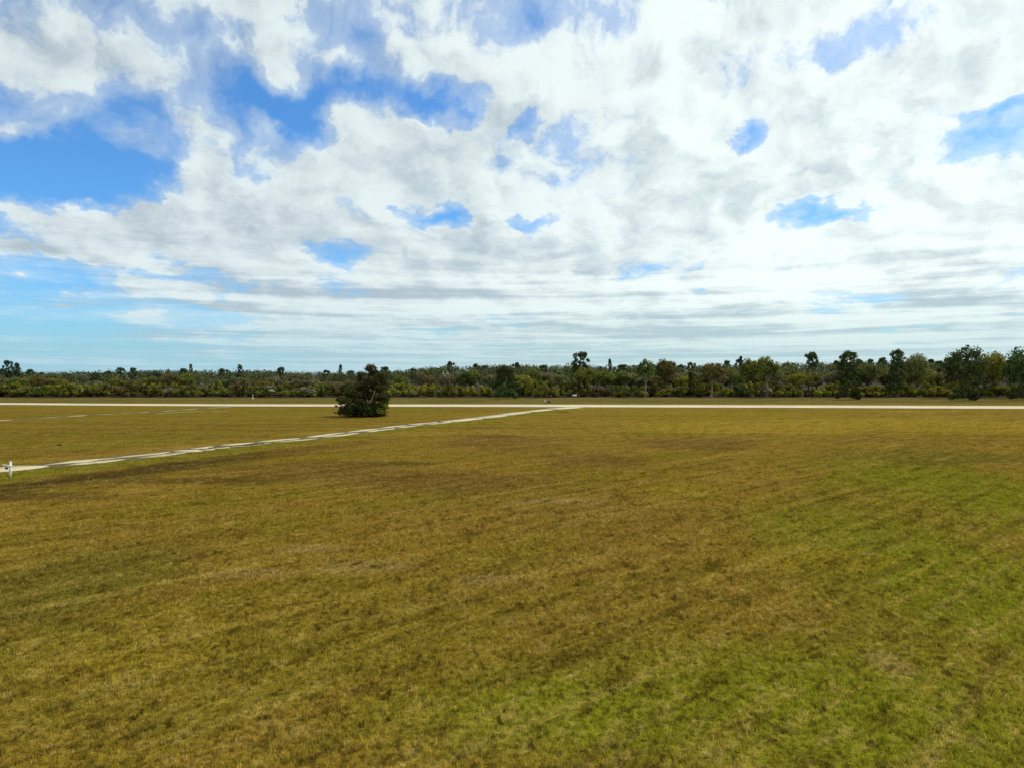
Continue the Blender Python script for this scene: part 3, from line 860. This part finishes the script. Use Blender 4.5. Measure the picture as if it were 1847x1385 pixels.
# tell the skyline pines and the front shrubs apart by their order along the wood
by = {}
for o in list(COL.objects):
    l_ = o.get("label")
    if l_ and o.get("group") and ("pine on the skyline" in l_ or "shrub in the front edge" in l_): by.setdefault(l_, []).append(o)
ORD = ["", "second from the left:", "third from the left:", "fourth from the left:", "fifth from the left:", "sixth from the left:", "seventh from the left:", "eighth from the left:", "ninth from the left:", "tenth from the left:"]
for l_, os_ in by.items():
    if len(os_) < 2: continue
    os_.sort(key=lambda o: o.location.x / o.location.y)
    for i, o in enumerate(os_):
        o["label"] = (("leftmost:" if i == 0 else "rightmost:" if i == len(os_) - 1 else ORD[min(i, 9)]) + " " + l_).replace("from the left:", "from left:").replace("in the front edge between marker post and lone tree", "in front edge between marker post and lone tree")

for o in COL.objects:
    l_ = o.get("label")
    if l_ and len(l_.split()) > 16: o["label"] = l_.replace("in the front edge", "at the edge").replace("the pale marker post", "the pale post").replace("the little pale", "the pale")

# d) the wood beyond reads as one mass
q = np.random.default_rng(90)
cen, rad = [], []
for i in range(1500):
    d = q.uniform(300, 640); px = q.uniform(-180, 2030)
    sk = skyline(px) + q.uniform(2, 9); H = max(4.5, z_at(sk, d)); x = at_y(px, d); r_ = q.uniform(2.2, 3.8)
    cen.append((x, d, H - r_ * .7)); rad.append((r_, r_, r_ * .8))
    cen.append((x + q.uniform(-2, 2), d, H * .5)); rad.append((r_ * 1.1, r_ * 1.1, H * .4))
V, F = cards(q, cen, np.array(rad), 210000, .68, 1, .25, 1.4, .3)
V[:, 2] = np.maximum(V[:, 2], .05)
fo = obj("woodland", mesh_np("woodland", V, F, (M["leaf"],)))
fo.color = (0.088, 0.096, 0.038, 1)
tag(fo, "dense mass of the wood stretching away behind the edge", "woodland", kind="stuff")
# leaf litter and low undergrowth between the stems at the edge
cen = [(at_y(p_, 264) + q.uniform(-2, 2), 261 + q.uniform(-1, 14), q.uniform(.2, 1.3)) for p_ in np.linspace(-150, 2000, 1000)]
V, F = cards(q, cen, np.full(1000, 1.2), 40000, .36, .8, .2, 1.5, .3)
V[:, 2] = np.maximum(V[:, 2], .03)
ug = obj("undergrowth", mesh_np("undergrowth", V, F, (M["leaf"],))); ug.color = (0.030, 0.020, 0.010, 1)  # near-black tint stands in for the shade under the shrubs
tag(ug, "tangled undergrowth along the foot of the wood, tinted dark as in shade", "undergrowth", kind="stuff")

# ------------------------------------------------------------------ dark shrubs standing in front of the edge
def edge_shrub(px, by, ty, wpx, c, label):
    p = at(px, by); d = p.y + 1.5
    s = obj("shrub", LOWSHRUBS[rb.randrange(3)]); s.location = (at_y(px, d), d, -.05)
    k_ = (wpx / FOC * d) / 8.0; s.scale = (k_, k_, z_at(ty, d) / 4.3); tint(s, c, rb, .05)
    tag(s, label, "shrub")
edge_shrub(1532, 721, 686, 50, DK, "dark rounded shrub standing forward of the wood under the broad pine")
edge_shrub(1742, 722.5, 693, 56, DK, "dark shrub around the foot of the largest domed tree")
edge_shrub(1845, 722, 690, 46, DK, "dark shrub at the foot of the right edge tree")
edge_shrub(912, 719, 690, 42, DG, "grey green shrub at the foot of the dark rounded tree")
edge_shrub(985, 717, 688, 46, OL_, "olive shrub left of the small white board")

# ------------------------------------------------------------------ palmettos with pale fronds
def fan(q, c, r, tilt, az, n=9):
    """one palm fan: n narrow leaflets radiating from c"""
    V, T = [], []
    d0 = np.array([math.cos(az) * math.cos(tilt), math.sin(az) * math.cos(tilt), math.sin(tilt)])
    sd = np.array([-math.sin(az), math.cos(az), 0]); upv = np.cross(d0, sd)
    for i in range(n):
        a = (i / (n - 1) - .5) * 2.5
        d = d0 * math.cos(a) + sd * math.sin(a)
        tip = c + d * r * (1 - .12 * abs(a)) + np.array([0, 0, -.16 * r])
        w_ = np.cross(d, upv) * r * .085; m_ = c + d * r * .55 + upv * r * .03
        b = len(V); V += [c, m_ - w_, tip, m_ + w_]; T.append((b, b + 1, b + 2, b + 3))
    return V, T
def palmetto_meshes(seed, H=2.2, r=.95, nf=16):
    q = np.random.default_rng(seed); tb = MB(); fronds = []
    tb.tube([(0, 0, -.05), (.08, 0, H * .5), (.1, 0, H)], [.2, .17, .15], 7)
    for i in range(nf):
        az = i * 2.4 + seed; el_ = q.uniform(-.3, 1.1); ln = q.uniform(.6, .95)
        base = np.array([.1, 0, H]); c = base + ln * np.array([math.cos(az) * math.cos(el_), math.sin(az) * math.cos(el_), math.sin(el_)])
        tb.tube([base, c], [.03, .018], 4)
        V, T = fan(q, c, r * q.uniform(.8, 1.1), el_ - .35, az)
        fronds.append(mesh_np("frond", np.array(V), np.array(T), (M["frond"],)))
    return tb.mesh("stem", (M["bark"],), True), fronds
PM = palmetto_meshes(4)
def palmetto(px, by, ty, d, c, label):
    H = z_at(ty, d); s_ = H / 3.6
    e = empty("cabbage_palm", (at_y(px, d), d, 0), rb.uniform(0, 6)); e.scale = (s_, s_, s_)
    obj("stem", PM[0], e)
    for f in PM[1]: o = obj("frond", f, e); tint(o, c, rb, .3)
    tag(e, label, "palm tree")
for (px, ty, lb) in [(304, 697, "small pale fronded palm in dark bushes left of the marker post"), (487, 692, "grey green palm just right of the marker post in the bushes"),
                     (549, 696, "palm with whitish fronds midway between marker post and lone tree"), (562, 698, "smaller palm right beside the whitish fronded palm"),
                     (747, 703, "low grey palm just right of the lone tree against the wood"), (1383, 694, "pale palm beside the straight pale trunk of the paired crowns")]:
    palmetto(px, 716, ty, 251.5, (0.20, 0.21, 0.13), lb)

# ------------------------------------------------------------------ the lone overgrown tree
HP = at(655, 751)
HX, HY = HP.x, HP.y
def hpt(px, py, dy=0.0):
    """point in the lone tree's frame seen at that bearing"""
    y_ = HY + dy
    return (at_y(px, y_) - HX, dy, z_at(py, y_))
lone = empty("overgrown_tree", (HX, HY, 0))
tag(lone, "dark lone tree smothered in undergrowth standing in the open field", "tree")
qh = np.random.default_rng(8)
tb = MB()
root = np.array(hpt(668, 749, .5)); root[2] = -.1
limbs = [((672, 715), (668, 690), (667, 664)), ((660, 712), (650, 692), (646, 678)), ((680, 712), (688, 690), (691, 680)), ((676, 718), (690, 706), (697, 698)), ((650, 722), (634, 706), (625, 694))]
for i, L3 in enumerate(limbs):
    P_ = [np.array(hpt(a, b, qh.uniform(-1.4, 1.4))) for a, b in L3]
    tb.tube([root + (qh.uniform(-.3, .3), qh.uniform(-.3, .3), 0), (root + P_[0]) / 2, *P_], [.22, .19, .15, .1, .04], 7)
obj("trunk", tb.mesh("trunk", (M["bark"],), True), lone)
def hero_part(name, spec, n, size, c, mat="leaf", shell=.35, elong=1.5, up=.2):
    cen, rad = [], []
    for (px, py, rx, ry, dep, nc) in spec:
        for _ in range(nc):
            while True:
                a, b, c_ = qh.uniform(-1, 1, 3)
                if a * a + b * b + c_ * c_ <= 1: break
            p = hpt(px + a * rx, py + b * ry, c_ * dep); r_ = qh.uniform(.35, .75)
            cen.append((p[0], p[1], max(.3, p[2]))); rad.append(r_)
    V, F = cards(qh, cen, rad, n, size, .8, shell, elong, up)
    V[:, 2] = np.maximum(V[:, 2], .02)
    o = obj(name, mesh_np(name, V, F, (M[mat],)), lone); o.color = (*c, 1)
    return o
hero_part("crown", [(670, 668, 9, 9, 1.4, 12), (662, 690, 18, 15, 3.0, 40), (682, 689, 20, 19, 3.2, 58), (672, 706, 29, 18, 3.6, 60), (692, 681, 9, 10, 1.8, 12), (650, 681, 7, 6, 1.4, 6)],
          16000, .19, (0.072, 0.072, 0.022))
hero_part("vine_curtain", [(642, 709, 20, 16, 3.2, 34), (630, 722, 23, 14, 3.2, 36), (628, 702, 12, 12, 1.8, 14), (694, 715, 9, 16, 2.2, 22)], 7500, .19, (0.092, 0.094, 0.022))
hero_part("undergrowth", [(650, 736, 41, 12, 3.6, 100), (628, 744, 21, 6, 2.8, 30), (668, 744, 28, 7, 3.2, 34)], 9000, .21, (0.060, 0.078, 0.020))
hero_part("leafy_skirt", [(690, 733, 9, 9, 2.0, 18), (684, 741, 12, 5, 2.0, 12), (695, 728, 5, 6, 1.0, 7)], 2600, .21, (0.200, 0.215, 0.024))  # broad leaves, coloured brighter to paint in the highlight on the right side
for (px, py, az, r_) in [(611, 718, 2.9, .75), (613, 722, 3.6, .8), (609, 733, 3.0, .7), (607, 744, 3.1, .8), (617, 716, 2.2, .7), (628, 745, 4.2, .8), (640, 741, 4.6, .75), (690, 729, .4, .8),
                         (694, 733, .1, .7), (686, 738, 5.2, .8), (668, 742, 4.8, .8), (655, 744, 4.4, .7), (620, 728, 3.8, .8), (698, 744, 0, .6), (676, 731, 5, .7), (646, 728, 4.4, .8)]:
    c = np.array(hpt(px, py, -2.6)) if 615 < px < 690 else np.array(hpt(px, py, -.8))
    for j in range(3):
        V, T = fan(qh, c + qh.normal(0, .12, 3), r_, qh.uniform(-.1, .7), az + qh.uniform(-.8, .8))
        o = obj("frond", mesh_np("frond", np.array(V), np.array(T), (M["frond"],)), lone)
        tint(o, (0.085, 0.088, 0.045) if px < 630 and j == 1 else (0.040, 0.052, 0.016), rb, .3)
# pale stems that show through
for (a, b) in [((671, 719), (676, 704)), ((667, 724), (671, 717)), ((664, 728), (662, 720))]:
    mb = MB(); mb.tube([hpt(*a, -3.7), hpt((a[0] + b[0]) / 2 + .3, (a[1] + b[1]) / 2, -3.75), hpt(*b, -3.6)], [.06, .055, .04], 6)
    obj("pale_stem", mb.mesh("pale_stem", (M["palebark"],), True), lone)

# a dark weed clump on the turf left of the lone tree
def weed(px, py, size, label, c=(0.022, 0.018, 0.008)):
    p = at(px, py); q_ = np.random.default_rng(int(px))
    V, F = cards(q_, [(0, 0, .06), (size * .5, 0, .05), (-size * .5, .03, .05)], [size * .45] * 3, 420, .07, .5, .2, 2.4, .1)
    V[:, 2] = np.maximum(V[:, 2], .01)
    o = obj("weed_clump", mesh_np("weed_clump", V, F, (M["leaf"],)), loc=p); o.color = (*c, 1)
    tag(o, label, "weed")
weed(107, 803.5, .30, "small dark weed clump on the turf left beyond the side track")

# ------------------------------------------------------------------ small built things
# white post with a crossing arm by the near end of the side track
sp = at(19.0, 859.5)
e = empty("sign_post", sp); tag(e, "white post with crossing arm and small dark panel beside the side track", "sign post")
mpp = sp.y / FOC                        # metres a pixel at that distance
hp = 26.5 * mpp
b = MB(); b.box((0, 0, hp / 2), (.115, .115, hp), bev=.006); obj("post", b.mesh("post", (M["white"],)), e)
b = MB(); b.box((0, 0, hp + .012), (.15, .15, .03), bev=.006); b.put([(-.06, -.06, hp + .027), (.06, -.06, hp + .027), (.06, .06, hp + .027), (-.06, .06, hp + .027), (0, 0, hp + .085)], [], [(0, 1, 4), (1, 2, 4), (2, 3, 4), (3, 0, 4)])
obj("post_cap", b.mesh("post_cap", (M["white"],)), e)
b = MB(); b.box((-3.4 * mpp, -.09, hp - 6.0 * mpp), (18.5 * mpp, .06, .125), ry=R(9), bev=.005); obj("arm", b.mesh("arm", (M["white"],)), e)
b = MB(); b.box((-5.6 * mpp, -.085, hp - 10.6 * mpp), (5.4 * mpp, .03, 3.8 * mpp), bev=.004); pn = obj("hanging_panel", b.mesh("hanging_panel", (M["sign"],)), e)
for dx_ in (-1, 1):
    b = MB(); b.tube([(-5.6 * mpp + dx_ * .07, -.085, hp - 8.7 * mpp), (-5.6 * mpp + dx_ * .07, -.085, hp - 6.4 * mpp)], [.006, .006], 5); obj("hook", b.mesh("hook", (M["iron"],)), pn)

# cream utility box beyond the road
up_ = at(983, 727.2); e = empty("utility_box", up_, .15); tag(e, "cream rounded utility box on the verge beyond the road junction", "utility box")
b = MB(); b.box((0, 0, .06), (.66, .66, .12), bev=.01); obj("base_slab", b.mesh("base_slab", (M["post"],)), e)
b = MB(); b.box((0, 0, .46), (.54, .54, .70), bev=.07); obj("cabinet", b.mesh("cabinet", (M["cream"],)), e)
b = MB(); b.box((0, 0, .85), (.48, .48, .12), bev=.045); obj("lid", b.mesh("lid", (M["cream"],)), e)
b = MB(); b.box((.15, -.275, .5), (.04, .02, .1), bev=.003); obj("latch", b.mesh("latch", (M["iron"],)), e)
s = obj("shrub", LOWSHRUBS[2]); p = at(990, 726.2); s.location = p; s.scale = (.16, .16, .13); s.color = (*DK, 1); tag(s, "low dark shrub beside the cream utility box", "shrub")

# white board on two short posts at the wood's edge
wp = at(1036, 716.2); wp.y = 250.5; wp.x = at_y(1036, 250.5)
e = empty("notice_board", (wp.x, wp.y, 0)); tag(e, "low white board on two short dark posts at the wood's edge", "sign")
for dx_ in (-.5, .5):
    b = MB(); b.box((dx_, .03, .42), (.09, .09, .84), bev=.006); obj("leg", b.mesh("leg", (M["post"],)), e)
b = MB(); b.box((0, -.045, .82), (1.5, .05, .46), bev=.006); bd = obj("board", b.mesh("board", (M["white"],)), e)
b = MB(); b.box((0, -.03, 1.08), (1.58, .10, .05), bev=.006); obj("top_rail", b.mesh("top_rail", (M["white"],)), e)

# little pale marker post in front of the bushes on the left
mp_ = at(456, 718.3); e = empty("marker_post", mp_); tag(e, "little pale marker post with rounded top and stone foot by the bushes", "marker post")
b = MB(); b.tube([(0, 0, .2), (0, 0, 1.35), (0, 0, 1.5), (0, 0, 1.55)], [.13, .12, .09, .03], 9); obj("post", b.mesh("post", (M["cream"],), True), e)
b = MB(); b.tube([(0, 0, -.02), (0, 0, .16), (0, 0, .26)], [.5, .42, .15], 10); obj("foot", b.mesh("foot", (M["cream"],)), e)
